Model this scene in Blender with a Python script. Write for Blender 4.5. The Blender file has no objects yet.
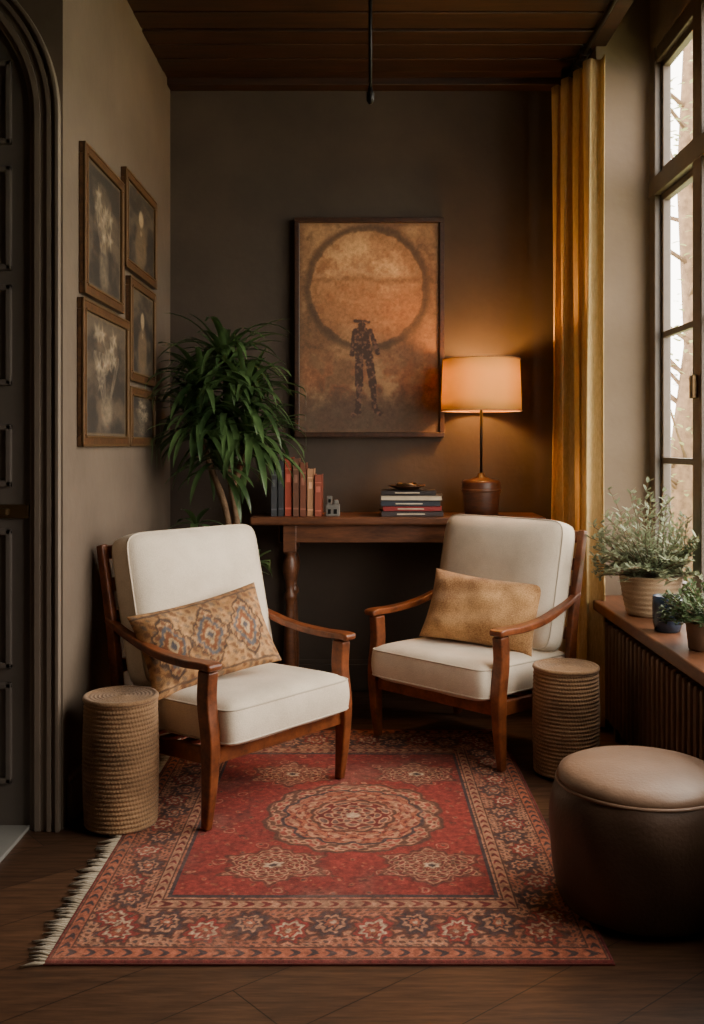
import bpy, bmesh, math, random
import numpy as np
from mathutils import Vector, Matrix, Euler
random.seed(7); np.random.seed(7)
scene = bpy.context.scene
COL = scene.collection

# ------------------------------------------------------------------ helpers
def lin(c):
    c = np.asarray(c, dtype=float)
    return np.where(c <= 0.04045, c/12.92, ((c+0.055)/1.055)**2.4)
def S(r, g, b):
    l = lin([r/255, g/255, b/255]); return (float(l[0]), float(l[1]), float(l[2]), 1.0)

def newmat(name):
    m = bpy.data.materials.new(name); m.use_nodes = True
    nt = m.node_tree; b = nt.nodes['Principled BSDF']
    return m, nt, b
def N(nt, t, **kw):
    n = nt.nodes.new(t)
    for k, v in kw.items(): setattr(n, k, v)
    return n
def coords(nt, scale=(1,1,1), rot=(0,0,0), kind='Object'):
    tc = N(nt, 'ShaderNodeTexCoord'); mp = N(nt, 'ShaderNodeMapping')
    mp.inputs['Scale'].default_value = scale; mp.inputs['Rotation'].default_value = rot
    nt.links.new(tc.outputs[kind], mp.inputs['Vector']); return mp.outputs['Vector']
def ramp(nt, fac, stops):
    r = N(nt, 'ShaderNodeValToRGB'); e = r.color_ramp.elements
    e[0].position, e[0].color = stops[0]; e[1].position, e[1].color = stops[-1]
    for p, c in stops[1:-1]:
        x = e.new(p); x.color = c
    nt.links.new(fac, r.inputs['Fac']); return r.outputs['Color']
def noise(nt, vec, scale, detail=4, rough=.55):
    n = N(nt, 'ShaderNodeTexNoise'); n.inputs['Scale'].default_value = scale
    n.inputs['Detail'].default_value = detail; n.inputs['Roughness'].default_value = rough
    nt.links.new(vec, n.inputs['Vector']); return n.outputs['Fac']
def bump(nt, b, h, strength=.3, dist=.01):
    n = N(nt, 'ShaderNodeBump'); n.inputs['Strength'].default_value = strength
    n.inputs['Distance'].default_value = dist
    nt.links.new(h, n.inputs['Height']); nt.links.new(n.outputs['Normal'], b.inputs['Normal'])

def mat_mottle(name, c1, c2, scale=3, rough=.8, bscale=40, bstr=.2, bdist=.005, metallic=0):
    m, nt, b = newmat(name); v = coords(nt)
    f = noise(nt, v, scale, 6, .6)
    nt.links.new(ramp(nt, f, [(.3, c1), (.7, c2)]), b.inputs['Base Color'])
    b.inputs['Roughness'].default_value = rough; b.inputs['Metallic'].default_value = metallic
    bump(nt, b, noise(nt, v, bscale, 5), bstr, bdist); return m
def mat_wood(name, c1, c2, axis=(1,1,12), rough=.4, scale=3):
    m, nt, b = newmat(name)
    v = coords(nt, axis)
    f = noise(nt, v, scale, 6, .65)
    f2 = noise(nt, v, scale*5, 3, .6)
    mx = N(nt, 'ShaderNodeMath', operation='MULTIPLY_ADD'); mx.inputs[1].default_value = .35
    nt.links.new(f2, mx.inputs[0]); nt.links.new(f, mx.inputs[2])
    nt.links.new(ramp(nt, mx.outputs[0], [(.45, c1), (.85, c2)]), b.inputs['Base Color'])
    b.inputs['Roughness'].default_value = rough
    bump(nt, b, f2, .15, .002); return m
def mat_fabric(name, c1, c2, freq=420, rough=.95, bstr=.35, spread=(.5,1.0)):
    m, nt, b = newmat(name); v = coords(nt)
    f = noise(nt, v, 6, 5, .6); f3 = noise(nt, v, 260, 2, .6)
    mx = N(nt, 'ShaderNodeMath', operation='MULTIPLY_ADD'); mx.inputs[1].default_value = .6
    nt.links.new(f3, mx.inputs[0]); nt.links.new(f, mx.inputs[2])
    nt.links.new(ramp(nt, mx.outputs[0], [(spread[0], c1), (spread[1], c2)]), b.inputs['Base Color'])
    b.inputs['Roughness'].default_value = rough
    b.inputs['Sheen Weight'].default_value = .2
    bump(nt, b, f3, bstr, .002); return m
def mat_plain(name, c, rough=.5, metallic=0):
    m, nt, b = newmat(name); v = coords(nt)
    c2 = tuple(min(1, x*1.25) for x in c[:3])+(1,)
    nt.links.new(ramp(nt, noise(nt, v, 25, 4), [(.3, c), (.7, c2)]), b.inputs['Base Color'])
    b.inputs['Roughness'].default_value = rough; b.inputs['Metallic'].default_value = metallic
    return m
def mat_attr(name, rough=.9, bscale=300, bstr=.3, nmix=.35):
    m, nt, b = newmat(name); v = coords(nt)
    a = N(nt, 'ShaderNodeAttribute', attribute_name='Col')
    f = noise(nt, v, bscale, 3, .6)
    mx = N(nt, 'ShaderNodeMix', data_type='RGBA', blend_type='MULTIPLY')
    mx.inputs['Factor'].default_value = nmix
    nt.links.new(a.outputs['Color'], mx.inputs['A'])
    nt.links.new(ramp(nt, f, [(.3, (.35,.35,.35,1)), (.65, (1.2,1.2,1.2,1))]), mx.inputs['B'])
    nt.links.new(mx.outputs['Result'], b.inputs['Base Color'])
    b.inputs['Roughness'].default_value = rough
    bump(nt, b, f, bstr, .002); return m

def obj(name, verts, faces, mat=None, parent=None, smooth=False, loc=(0,0,0), rot=(0,0,0), recalc=True):
    me = bpy.data.meshes.new(name); me.from_pydata([tuple(v) for v in verts], [], faces); me.update()
    if recalc:
        bm = bmesh.new(); bm.from_mesh(me); bmesh.ops.recalc_face_normals(bm, faces=bm.faces); bm.to_mesh(me); bm.free()
    if smooth:
        for p in me.polygons: p.use_smooth = True
    o = bpy.data.objects.new(name, me); COL.objects.link(o)
    if mat: me.materials.append(mat)
    o.location = loc; o.rotation_euler = rot
    if parent: o.parent = parent
    return o
def empty(name, loc=(0,0,0), rz=0):
    e = bpy.data.objects.new(name, None); COL.objects.link(e); e.location = loc
    e.rotation_euler = (0,0,rz); e.empty_display_size = .1; return e
def bevel(o, w=.004, seg=2):
    m = o.modifiers.new('bev', 'BEVEL'); m.width = w; m.segments = seg; m.limit_method = 'ANGLE'; return o
BF = [(0,1,3,2),(4,6,7,5),(0,4,5,1),(2,3,7,6),(0,2,6,4),(1,5,7,3)]
def boxdata(lo, hi):
    return [(x,y,z) for x in (lo[0],hi[0]) for y in (lo[1],hi[1]) for z in (lo[2],hi[2])]
def boxes(name, lst, mat, parent=None, bev=0, loc=(0,0,0), rot=(0,0,0)):
    V=[];F=[]
    for lo,hi in lst:
        k=len(V); V+=boxdata(lo,hi); F+=[tuple(i+k for i in f) for f in BF]
    o = obj(name, V, F, mat, parent, loc=loc, rot=rot)
    if bev: bevel(o, bev)
    return o
def box(name, lo, hi, mat, parent=None, bev=0): return boxes(name, [(lo,hi)], mat, parent, bev)
def lathe(name, prof, mat, parent=None, loc=(0,0,0), seg=48, mod=None, smooth=True):
    V=[];F=[];n=len(prof)
    for j,(r,z) in enumerate(prof):
        for i in range(seg):
            a=2*math.pi*i/seg; rr=r if mod is None else r+mod(a,j,z)
            V.append((rr*math.cos(a), rr*math.sin(a), z))
    for j in range(n-1):
        for i in range(seg):
            k=(i+1)%seg; F.append((j*seg+i, j*seg+k, (j+1)*seg+k, (j+1)*seg+i))
    F.append(tuple(range(seg))[::-1])
    F.append(tuple((n-1)*seg+i for i in range(seg)))
    return obj(name, V, F, mat, parent, smooth, loc)
def lathe_open(name, prof, mat, parent=None, loc=(0,0,0), seg=48, thick=.003):
    V=[];F=[];n=len(prof)
    for r,z in prof:
        for i in range(seg):
            a=2*math.pi*i/seg; V.append((r*math.cos(a), r*math.sin(a), z))
    for j in range(n-1):
        for i in range(seg):
            k=(i+1)%seg; F.append((j*seg+i, j*seg+k, (j+1)*seg+k, (j+1)*seg+i))
    o=obj(name,V,F,mat,parent,True,loc); m=o.modifiers.new('s','SOLIDIFY'); m.thickness=thick; return o
def tubedata(pts, rad, seg=8, closed=False):
    pts=[Vector(p) for p in pts]; n=len(pts); V=[];F=[]; up=Vector((.13,.21,.97)).normalized(); prev=None
    for i,p in enumerate(pts):
        if closed: t=(pts[(i+1)%n]-pts[i-1]).normalized()
        else: t=(pts[min(i+1,n-1)]-pts[max(i-1,0)]).normalized()
        if prev is None:
            a=t.cross(up); 
            if a.length<.1: a=t.cross(Vector((1,0,0)))
        else: a=prev-t*prev.dot(t)
        a.normalize(); prev=a; b=t.cross(a)
        r=rad[i] if isinstance(rad,(list,tuple)) else rad
        for k in range(seg):
            q=2*math.pi*k/seg; V.append(tuple(p+a*math.cos(q)*r+b*math.sin(q)*r))
    m=n if closed else n-1
    for i in range(m):
        for k in range(seg):
            l=(k+1)%seg; j=(i+1)%n
            F.append((i*seg+k,i*seg+l,j*seg+l,j*seg+k))
    if not closed:
        F.append(tuple(range(seg))[::-1]); F.append(tuple((n-1)*seg+k for k in range(seg)))
    return V,F
def tube(name, pts, rad, mat, parent=None, seg=8, closed=False, loc=(0,0,0), rot=(0,0,0)):
    V,F=tubedata(pts,rad,seg,closed); return obj(name,V,F,mat,parent,True,loc,rot)
def sweep(name, pts, sizes, mat, parent=None, side=(1,0,0), bev=.006):
    """rectangular section sweep; side = width direction"""
    pts=[Vector(p) for p in pts]; s=Vector(side); V=[];F=[];n=len(pts)
    for i,p in enumerate(pts):
        t=(pts[min(i+1,n-1)]-pts[max(i-1,0)]).normalized(); nn=s.cross(t).normalized()
        w,h=sizes[i]
        for a,b in ((-1,-1),(1,-1),(1,1),(-1,1)): V.append(tuple(p+s*a*w/2+nn*b*h/2))
    for i in range(n-1):
        for k in range(4):
            l=(k+1)%4; F.append((i*4+k,i*4+l,(i+1)*4+l,(i+1)*4+k))
    F.append((0,1,2,3)); F.append(tuple((n-1)*4+k for k in range(4)))
    o=obj(name,V,F,mat,parent,True)
    m=o.modifiers.new('bev','BEVEL'); m.width=bev; m.segments=3; m.limit_method='ANGLE'; m.angle_limit=math.radians(50)
    m2=o.modifiers.new('wn','WEIGHTED_NORMAL'); m2.keep_sharp=True
    return o
def smooth_path(pts, n):
    pts=[np.array(p,float) for p in pts]; out=[]
    P=[2*pts[0]-pts[1]]+pts+[2*pts[-1]-pts[-2]]
    m=len(pts)-1
    for i in range(n+1):
        s=i/n*m; k=min(int(s),m-1); t=s-k
        a,b,c,d=P[k],P[k+1],P[k+2],P[k+3]
        out.append(tuple(.5*((2*b)+(-a+c)*t+(2*a-5*b+4*c-d)*t*t+(-a+3*b-3*c+d)*t**3)))
    return out

# numpy value noise
_L = np.random.rand(128,128)
def vnoise(x,y):
    xi=np.floor(x).astype(int); yi=np.floor(y).astype(int); fx=x-xi; fy=y-yi
    fx=fx*fx*(3-2*fx); fy=fy*fy*(3-2*fy); g=lambda a,b:_L[a%128,b%128]
    return (g(xi,yi)*(1-fx)+g(xi+1,yi)*fx)*(1-fy)+(g(xi,yi+1)*(1-fx)+g(xi+1,yi+1)*fx)*fy
def fbm(x,y,o=5,seed=0):
    s=0;a=.5;t=0
    for i in range(o):
        s=s+a*vnoise(x*2**i+seed*17.3+i*5.1,y*2**i+seed*9.7+i*3.3); t+=a; a*=.55
    return s/t
def mixc(a,b,t):
    t=np.clip(t,0,1)[:,None]; return a*(1-t)+b*t
def sst(e0,e1,x):
    t=np.clip((x-e0)/(e1-e0),0,1); return t*t*(3-2*t)
def C(r,g,b): return np.array([r,g,b])/255.0
def setcol(me, rgb):
    at=me.color_attributes.new('Col','FLOAT_COLOR','POINT')
    d=np.ones((len(rgb),4)); d[:,:3]=lin(np.clip(rgb,0,1)); at.data.foreach_set('color', d.ravel())
def color_grid(name, w, h, nx, ny, fn, mat, parent=None, plane='XZ', loc=(0,0,0), rot=(0,0,0), hfn=None):
    u=np.linspace(-w/2,w/2,nx); v=np.linspace(-h/2,h/2,ny); U,Vv=np.meshgrid(u,v); U=U.ravel(); Vv=Vv.ravel()
    Z=hfn(U,Vv) if hfn else np.zeros_like(U)
    co=np.stack([U,Vv,Z],1) if plane=='XY' else np.stack([U,-Z,Vv],1)
    idx=np.arange(nx*ny).reshape(ny,nx)
    q=np.stack([idx[:-1,:-1],idx[:-1,1:],idx[1:,1:],idx[1:,:-1]],-1).reshape(-1,4)
    me=bpy.data.meshes.new(name); me.vertices.add(len(co)); me.vertices.foreach_set('co',co.ravel())
    me.loops.add(q.size); me.loops.foreach_set('vertex_index',q.ravel().astype(np.int32))
    me.polygons.add(len(q)); me.polygons.foreach_set('loop_start',np.arange(0,q.size,4,dtype=np.int32))
    me.update(calc_edges=True); me.validate()
    me.polygons.foreach_set('use_smooth',np.ones(len(q),dtype=bool))
    setcol(me, fn(U,Vv)); me.materials.append(mat)
    o=bpy.data.objects.new(name,me); COL.objects.link(o); o.location=loc; o.rotation_euler=rot
    if parent: o.parent=parent
    return o

# ------------------------------------------------------------------ materials
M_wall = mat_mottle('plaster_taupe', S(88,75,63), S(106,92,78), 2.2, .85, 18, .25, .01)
M_wallback = mat_mottle('plaster_shaded', S(60,50,42), S(76,64,54), 2.0, .85, 18, .25, .01)  # same taupe plaster, darkened so the back wall's shade is in the colour
M_reveal = mat_mottle('plaster_reveal_lit', S(112,97,82), S(128,112,96), 2.2, .85, 18, .2, .01)  # taupe plaster made lighter: window light on the reveal painted into the colour
M_trim = mat_mottle('painted_trim', S(108,96,84), S(124,111,98), 3, .5, 30, .1, .003)
M_door = mat_mottle('painted_door', S(88,81,75), S(102,94,87), 3, .5, 30, .15, .003)
M_ceil = mat_wood('ceiling_wood', S(24,12,8), S(60,33,21), (1.2,14,14), .55, 3)
M_chair = mat_wood('walnut_chair', S(70,34,18), S(138,76,42), (5,5,5), .36, 3)
M_console = mat_wood('console_wood', S(58,34,22), S(110,68,44), (2,12,12), .4, 3)
M_sill = mat_wood('sill_wood', S(78,47,31), S(122,79,53), (12,2,12), .4, 3)
M_linen = mat_fabric('cream_linen', S(202,186,163), S(234,219,197))
M_pipe = mat_fabric('linen_piping', S(188,173,152), S(212,198,178))
M_must = mat_fabric('ochre_weave', S(132,88,50), S(216,168,114), bstr=.9, spread=(.62,.98))
M_rope = mat_fabric('jute_rope', S(104,76,50), S(174,136,98), bstr=.8, spread=(.6,1.0))
M_black = mat_plain('black_iron', S(20,18,17), .45, .6)
M_winframe = mat_plain('window_frame_paint', S(78,67,58), .45)
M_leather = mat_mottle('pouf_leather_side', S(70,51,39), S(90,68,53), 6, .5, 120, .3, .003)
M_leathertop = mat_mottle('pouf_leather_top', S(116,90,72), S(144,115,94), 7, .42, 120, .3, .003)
M_paint = mat_attr('painted_canvas', .7, 200, .3, .3)
M_kilim = mat_attr('kilim_fabric', .95, 350, .6, .4)
M_rug = mat_attr('rug_pile', .97, 260, .8, .5)
M_frame = mat_wood('picture_frame_wood', S(44,28,18), S(98,66,40), (8,8,8), .4, 6)
M_frame2 = mat_wood('painting_frame_wood', S(34,22,16), S(66,42,28), (8,8,8), .4, 6)
M_paper = mat_plain('book_pages', S(190,175,150), .9)
M_fringe = mat_fabric('fringe_cotton', S(140,126,104), S(184,170,148))
M_soil = mat_mottle('soil', S(30,22,16), S(52,38,28), 30, .95, 60, .6, .01)
M_gilt = mat_plain('gilt_lip', S(92,68,42), .45, .4)
def mat_leaf(name, c1, c2, rough=.45, sc=6, trans=.15):
    m,nt,b=newmat(name); v=coords(nt)
    nt.links.new(ramp(nt, noise(nt,v,sc,3),[(.35,c1),(.65,c2)]), b.inputs['Base Color'])
    b.inputs['Roughness'].default_value=rough
    t=N(nt,'ShaderNodeBsdfTranslucent'); t.inputs['Color'].default_value=c2
    mx=N(nt,'ShaderNodeMixShader'); mx.inputs[0].default_value=trans
    nt.links.new(b.outputs[0],mx.inputs[1]); nt.links.new(t.outputs[0],mx.inputs[2])
    nt.links.new(mx.outputs[0], nt.nodes['Material Output'].inputs['Surface']); return m
M_drac = mat_leaf('dracaena_leaf', S(40,62,34), S(90,118,70), .34)
M_olive = mat_leaf('sage_leaf', S(110,122,92), S(162,170,138), .6)
M_herb = mat_leaf('herb_leaf', S(64,86,50), S(106,126,80), .6)
M_tree = mat_leaf('garden_leaf', S(104,110,66), S(150,154,104), .8, 2, .4)
M_bark = mat_mottle('bark', S(84,64,46), S(128,102,76), 14, .9, 60, .6, .01)

# floor: diagonal planks
m,nt,b=newmat('floor_planks'); v=coords(nt,(1,1,1),(0,0,math.radians(-40)))
br=N(nt,'ShaderNodeTexBrick'); br.inputs['Scale'].default_value=1
br.inputs['Brick Width'].default_value=2.2; br.inputs['Row Height'].default_value=.19
br.inputs['Mortar Size'].default_value=.0016; br.inputs['Mortar Smooth'].default_value=.2
br.inputs['Color1'].default_value=S(98,70,52); br.inputs['Color2'].default_value=S(76,54,40); br.inputs['Mortar'].default_value=S(22,14,10)
nt.links.new(v,br.inputs['Vector'])
v2=coords(nt,(1.6,16,1),(0,0,math.radians(-40))); f=noise(nt,v2,4,7,.65)
mx=N(nt,'ShaderNodeMix',data_type='RGBA',blend_type='MULTIPLY'); mx.inputs['Factor'].default_value=.95
nt.links.new(br.outputs['Color'],mx.inputs['A']); nt.links.new(ramp(nt,f,[(.3,(.30,.28,.26,1)),(.7,(1.25,1.18,1.1,1))]),mx.inputs['B'])
nt.links.new(mx.outputs['Result'],b.inputs['Base Color'])
nt.links.new(ramp(nt,f,[(.3,(.5,.5,.5,1)),(.7,(.34,.34,.34,1))]),b.inputs['Roughness'])
bump(nt,b,br.outputs['Fac'],-.4,.003); M_floor=m

# curtain (translucent linen)
m,nt,b=newmat('curtain_linen'); v=coords(nt)
cc=ramp(nt,noise(nt,coords(nt,(60,60,6)),6,4),[(.3,S(204,174,118)),(.7,S(236,210,154))])
nt.links.new(cc,b.inputs['Base Color']); b.inputs['Roughness'].default_value=.95
t=N(nt,'ShaderNodeBsdfTranslucent'); nt.links.new(cc,t.inputs['Color'])
ms=N(nt,'ShaderNodeMixShader'); ms.inputs[0].default_value=.22
nt.links.new(b.outputs[0],ms.inputs[1]); nt.links.new(t.outputs[0],ms.inputs[2]); nt.links.new(ms.outputs[0],nt.nodes['Material Output'].inputs['Surface'])
bump(nt,b,noise(nt,v,200,2),.4,.002); M_curt=m
# lampshade
m,nt,b=newmat('lampshade_linen'); v=coords(nt)
b.inputs['Base Color'].default_value=S(206,172,104); b.inputs['Roughness'].default_value=.9
t=N(nt,'ShaderNodeBsdfTranslucent'); t.inputs['Color'].default_value=S(226,196,84)
ms=N(nt,'ShaderNodeMixShader'); ms.inputs[0].default_value=.30
nt.links.new(b.outputs[0],ms.inputs[1]); nt.links.new(t.outputs[0],ms.inputs[2]); nt.links.new(ms.outputs[0],nt.nodes['Material Output'].inputs['Surface'])
M_shade=m
m,nt,b=newmat('bulb_glow'); b.inputs['Emission Color'].default_value=(1,.47,.13,1); b.inputs['Emission Strength'].default_value=430; M_bulb=m
# window glass
m,nt,b=newmat('window_glass'); nt.nodes.remove(b)
tr=N(nt,'ShaderNodeBsdfTransparent'); gl=N(nt,'ShaderNodeBsdfGlossy'); gl.inputs['Roughness'].default_value=.03
ms=N(nt,'ShaderNodeMixShader'); ms.inputs[0].default_value=.04
nt.links.new(tr.outputs[0],ms.inputs[1]); nt.links.new(gl.outputs[0],ms.inputs[2]); nt.links.new(ms.outputs[0],nt.nodes['Material Output'].inputs['Surface'])
M_glass=m

# ------------------------------------------------------------------ room shell
LW=-.85; BW=4.48; RW=.945; CZ=2.71; FY=-1.0; WY0=1.35
WX=1.18; XO=WX+.045
floor=box('floor',(-2.4,FY,-.06),(XO,BW+.10,0),M_floor)
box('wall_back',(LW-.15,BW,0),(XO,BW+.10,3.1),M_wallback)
box('wall_left',(LW-.14,3.0,0),(LW,BW,3.1),M_wall)
box('wall_front',(-2.4,FY-.1,0),(XO,FY,3.1),M_wall)
box('wall_left_far',(-2.4,FY,0),(-2.26,3.0,3.1),M_wall)
boxes('wall_right',[((RW,4.0,0),(XO,BW,3.1)),((.985,WY0,0),(XO,4.0,.46)),((WX-.02,WY0,2.66),(XO,4.0,3.1)),((RW,FY,0),(XO,WY0,3.1))],M_reveal)
# ceiling planks
L=[];y=FY
while y<BW-.01:
    w=random.choice([.13,.15,.17]); L.append(((-2.4,y+.010,CZ+random.uniform(0,.016)),(.985,min(y+w,BW),CZ+.1))); y+=w
L.append(((-2.4,FY,CZ+.06),(.985,BW,3.1)))
boxes('ceiling',L,M_ceil,bev=.003)
box('ceiling_recess',(.985,FY,3.0),(XO,4.0,3.1),M_reveal)
boxes('ceiling_beam',[((LW,4.40,CZ-.025),(RW,BW,CZ+.01)),((.92,2.0,CZ-.015),(.985,4.40,CZ+.01))],M_ceil,bev=.004)
# wall with arched doorway, facing the camera
AX=-1.35; AZ=2.04; AR=.42; Y0=2.86
V=[];F=[]
def quad(a,b,c,d):
    k=len(V); V.extend([a,b,c,d]); F.append((k,k+1,k+2,k+3))
H=3.1
quad((-2.4,Y0,0),(AX-AR,Y0,0),(AX-AR,Y0,AZ),(-2.4,Y0,AZ)); quad((-2.4,Y0,AZ),(AX-AR,Y0,AZ),(AX-AR,Y0,H),(-2.4,Y0,H))
quad((AX+AR,Y0,0),(LW,Y0,0),(LW,Y0,AZ),(AX+AR,Y0,AZ)); quad((AX+AR,Y0,AZ),(LW,Y0,AZ),(LW,Y0,H),(AX+AR,Y0,H))
n=32
for i in range(n):
    a0=math.pi*i/n;a1=math.pi*(i+1)/n
    p0=(AX+AR*math.cos(a0),Y0,AZ+AR*math.sin(a0)); p1=(AX+AR*math.cos(a1),Y0,AZ+AR*math.sin(a1))
    quad(p0,p1,(p1[0],Y0,H),(p0[0],Y0,H))
V2=[(x,Y0+.14,z) for x,y_,z in V]; k=len(V); V+=V2; F+=[tuple(j+k for j in f)[::-1] for f in F]
path=[(AX+AR,0)]+[(AX+AR*math.cos(math.pi*i/n),AZ+AR*math.sin(math.pi*i/n)) for i in range(n+1)]+[(AX-AR,0)]
for (x0,z0),(x1,z1) in zip(path[:-1],path[1:]): quad((x0,Y0,z0),(x0,Y0+.14,z0),(x1,Y0+.14,z1),(x1,Y0,z1))
quad((LW,Y0,0),(LW,Y0+.14,0),(LW,Y0+.14,H),(LW,Y0,H))
obj('wall_door_side',V,F,M_wall)
def archband(r0,r1,ya,yb):
    V=[];F=[];prof=[(r0,yb),(r0,ya),(r1,ya),(r1,yb)]
    st=[(0,0)]+[(math.pi*i/40,1) for i in range(41)]+[(math.pi,0)]
    for a,up in st:
        for r,yy in prof:
            V.append((AX+r*math.cos(a),yy,(AZ+r*math.sin(a)) if up else 0))
    for i in range(len(st)-1):
        for k in range(4):
            l=(k+1)%4; F.append((i*4+k,i*4+l,(i+1)*4+l,(i+1)*4+k))
    F.append((0,1,2,3)); F.append(tuple((len(st)-1)*4+k for k in range(4))); return V,F
V=[];F=[]
for r0,r1,d in ((.408,.422,.008),(.422,.440,.016),(.440,.458,.011),(.458,.472,.019),(.472,.484,.013),(.484,.495,.024)):
    v_,f_=archband(r0,r1,Y0-d,Y0+.01); k=len(V); V+=v_; F+=[tuple(i+k for i in f) for f in f_]
o=obj('trim_door_casing',V,F,M_trim); bevel(o,.002,2)
# door leaf
door=empty('door_1',(0,0,0))
yy0,yy1=Y0+.006,Y0+.045;R=.417
out=[(AX+R,.01)]+[(AX+R*math.cos(math.pi*i/n),AZ+R*math.sin(math.pi*i/n)) for i in range(n+1)]+[(AX-R,.01)]
m_=len(out); V=[(x,yy0,z) for x,z in out]+[(x,yy1,z) for x,z in out]
F=[tuple(range(m_)),tuple(range(m_,2*m_))[::-1]]+[(i,(i+1)%m_,(i+1)%m_+m_,i+m_) for i in range(m_)]
obj('leaf',V,F,M_door,door)
L=[];Lp=[]
for z0,z1 in ((.13,.42),(.46,.86),(.98,1.16),(1.27,1.56),(1.60,1.90),(1.96,2.2)):
    for cx in (AX+.175,AX-.175):
        x0,x1=cx-.145,(cx+.178 if cx>AX else cx+.145); t=.018
        L+=[((x0,yy0-.010,z0),(x1,yy0+.005,z0+t)),((x0,yy0-.010,z1-t),(x1,yy0+.005,z1)),((x0,yy0-.010,z0),(x0+t,yy0+.005,z1)),((x1-t,yy0-.010,z0),(x1,yy0+.005,z1))]
        Lp.append(((x0+.05,yy0-.006,z0+.045),(x1-.05,yy0+.005,z1-.045)))
boxes('panel_moulding',L,M_door,door,.004); boxes('panel_field',Lp,M_door,door,.005)
M_brass=mat_plain('aged_brass',S(92,72,48),.4,.8)
boxes('latch',[((AX+.29,yy0-.012,.89),(AX+.405,yy0,.93)),((AX+.32,yy0-.035,.90),(AX+.35,yy0-.01,.92))],M_brass,door,.004)
box('trim_threshold',(-1.74,2.2,0),(-.945,2.865,.012),mat_mottle('stone_threshold',S(120,118,114),S(140,138,132),5,.7,40,.2,.004),bev=.003)
# baseboards
boxes('baseboard_left',[((LW,2.9,0),(LW+.016,BW,.12)),((LW,2.9,.12),(LW+.009,BW,.14))],M_trim,bev=.003)
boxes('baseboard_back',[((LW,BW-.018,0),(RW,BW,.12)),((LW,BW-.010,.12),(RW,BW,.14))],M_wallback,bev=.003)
# ------------------------------------------------------------------ window
win=empty('window_1')
L=[((WX-.02,WY0+.01,2.60),(WX+.045,3.99,2.66)),((WX-.02,WY0+.01,.50),(WX+.045,3.99,.56)),((WX-.03,WY0+.01,2.08),(WX+.045,3.99,2.15))]
ys=[3.955,3.43,2.90,2.40,1.90,1.395]
for i,yc in enumerate(ys):
    hw=.035 if i in (0,len(ys)-1) else .045
    L.append(((WX-.025,yc-hw,.5),(WX+.04,yc+hw,2.66)))
for a,bb in zip(ys[:-1],ys[1:]):
    y1=a-.045+ (.01 if a==ys[0] else 0); y0=bb+.045
    for z0,z1 in ((.56,2.08),(2.15,2.60)):
        L+=[((WX,y0,z0),(WX+.03,y0+.025,z1)),((WX,y1-.025,z0),(WX+.03,y1,z1)),((WX,y0,z0),(WX+.03,y1,z0+.035)),((WX,y0,z1-.025),(WX+.03,y1,z1))]
    for z in (1.04,1.53): L.append(((WX,y0,z-.012),(WX+.025,y1,z+.012)))
boxes('frame',L,M_winframe,win,.003)
box('glass',(WX+.012,WY0+.03,.5),(WX+.016,3.98,2.62),M_glass,win)
boxes('handle',[((WX-.045,3.42,1.26),(WX-.02,3.45,1.34))],M_brass,win,.003)
box('trim_window_sill',(.905,WY0,.46),(WX-.0,4.0,.50),M_sill,bev=.006)
# radiator
rad=empty('radiator')
L=[];y=1.45
while y<3.75:
    L.append(((.922,y,.07),(.975,y+.026,.435))); y+=.050
boxes('fins',L,mat_plain('radiator_metal',S(108,84,66),.5,.1),rad,.010)
boxes('headers',[((.94,1.45,.09),(.965,3.77,.12)),((.94,1.45,.39),(.965,3.77,.42)),((.945,1.47,0),(.965,1.50,.1)),((.945,3.70,0),(.965,3.73,.1))],M_winframe,rad,.004)

# ------------------------------------------------------------------ curtain + rod
cur=empty('curtain')
nx,nz=170,60;V=[];F=[]
p0=np.array([.925,3.85]);p1=np.array([.820,4.24]); dirv=(p1-p0)/np.linalg.norm(p1-p0); nrm=np.array([dirv[1],-dirv[0]])
for j in range(nz+1):
    z=.012+(2.60-.012)*j/nz; h=1-j/nz
    for i in range(nx+1):
        s=i/nx; ph=s*2*math.pi*4.0+.5*math.sin(z*1.3+s*4)+1.2
        amp=.022+.010*math.sin(s*9+1)+.006*math.sin(z*2.1+s*7)
        q=p0+(p1-p0)*(.5+(s-.5)*(1.0-.10*math.sin(math.pi*min(1,h*1.1))+.04*h))+nrm*(amp*math.sin(ph)+.004*math.sin(3*ph+z*3))+dirv*.014*math.sin(2*ph+z)
        V.append((min(q[0],.942),q[1],z))
for j in range(nz):
    for i in range(nx):
        a=j*(nx+1)+i; F.append((a,a+1,a+nx+2,a+nx+1))
o=obj('panel',V,F,M_curt,cur,True); mm=o.modifiers.new('s','SOLIDIFY'); mm.thickness=.003
for k in range(7):
    q=p0+(p1-p0)*(k+.5)/7
    tube('ring_%d'%k,[(.875+.02*math.cos(a),q[1],2.63+.02*math.sin(a)) for a in np.linspace(0,2*math.pi,16,endpoint=False)],.0025,M_black,cur,6,True)
rod=empty('curtain_rod')
tube('rod',[(.875,1.2,2.63),(.875,4.30,2.63)],.010,M_black,rod,12)
lathe('finial',[(.001,-.02),(.016,-.01),(.02,0),(.016,.01),(.001,.02)],M_black,rod,(.875,4.31,2.63),16)
for yy in (4.27,2.6,1.3): boxes('bracket_%d'%int(yy*10),[((.868,yy-.006,2.63),(.882,yy+.006,2.69)),((.86,yy-.015,2.675),(.90,yy+.015,2.70))],M_black,rod)

# pendant rod
pr=empty('ceiling_pendant_rod')
tube('stem',[(.033,3.2,CZ),(.033,3.2,2.22)],.006,M_black,pr,10)
lathe('canopy',[(.02,-.02),(.045,0),(.045,.0)],M_black,pr,(.033,3.2,CZ),24)
lathe('knob',[(.004,-.045),(.012,-.035),(.013,-.01),(.008,0),(.007,.01)],M_black,pr,(.033,3.2,2.235),16)

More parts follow.
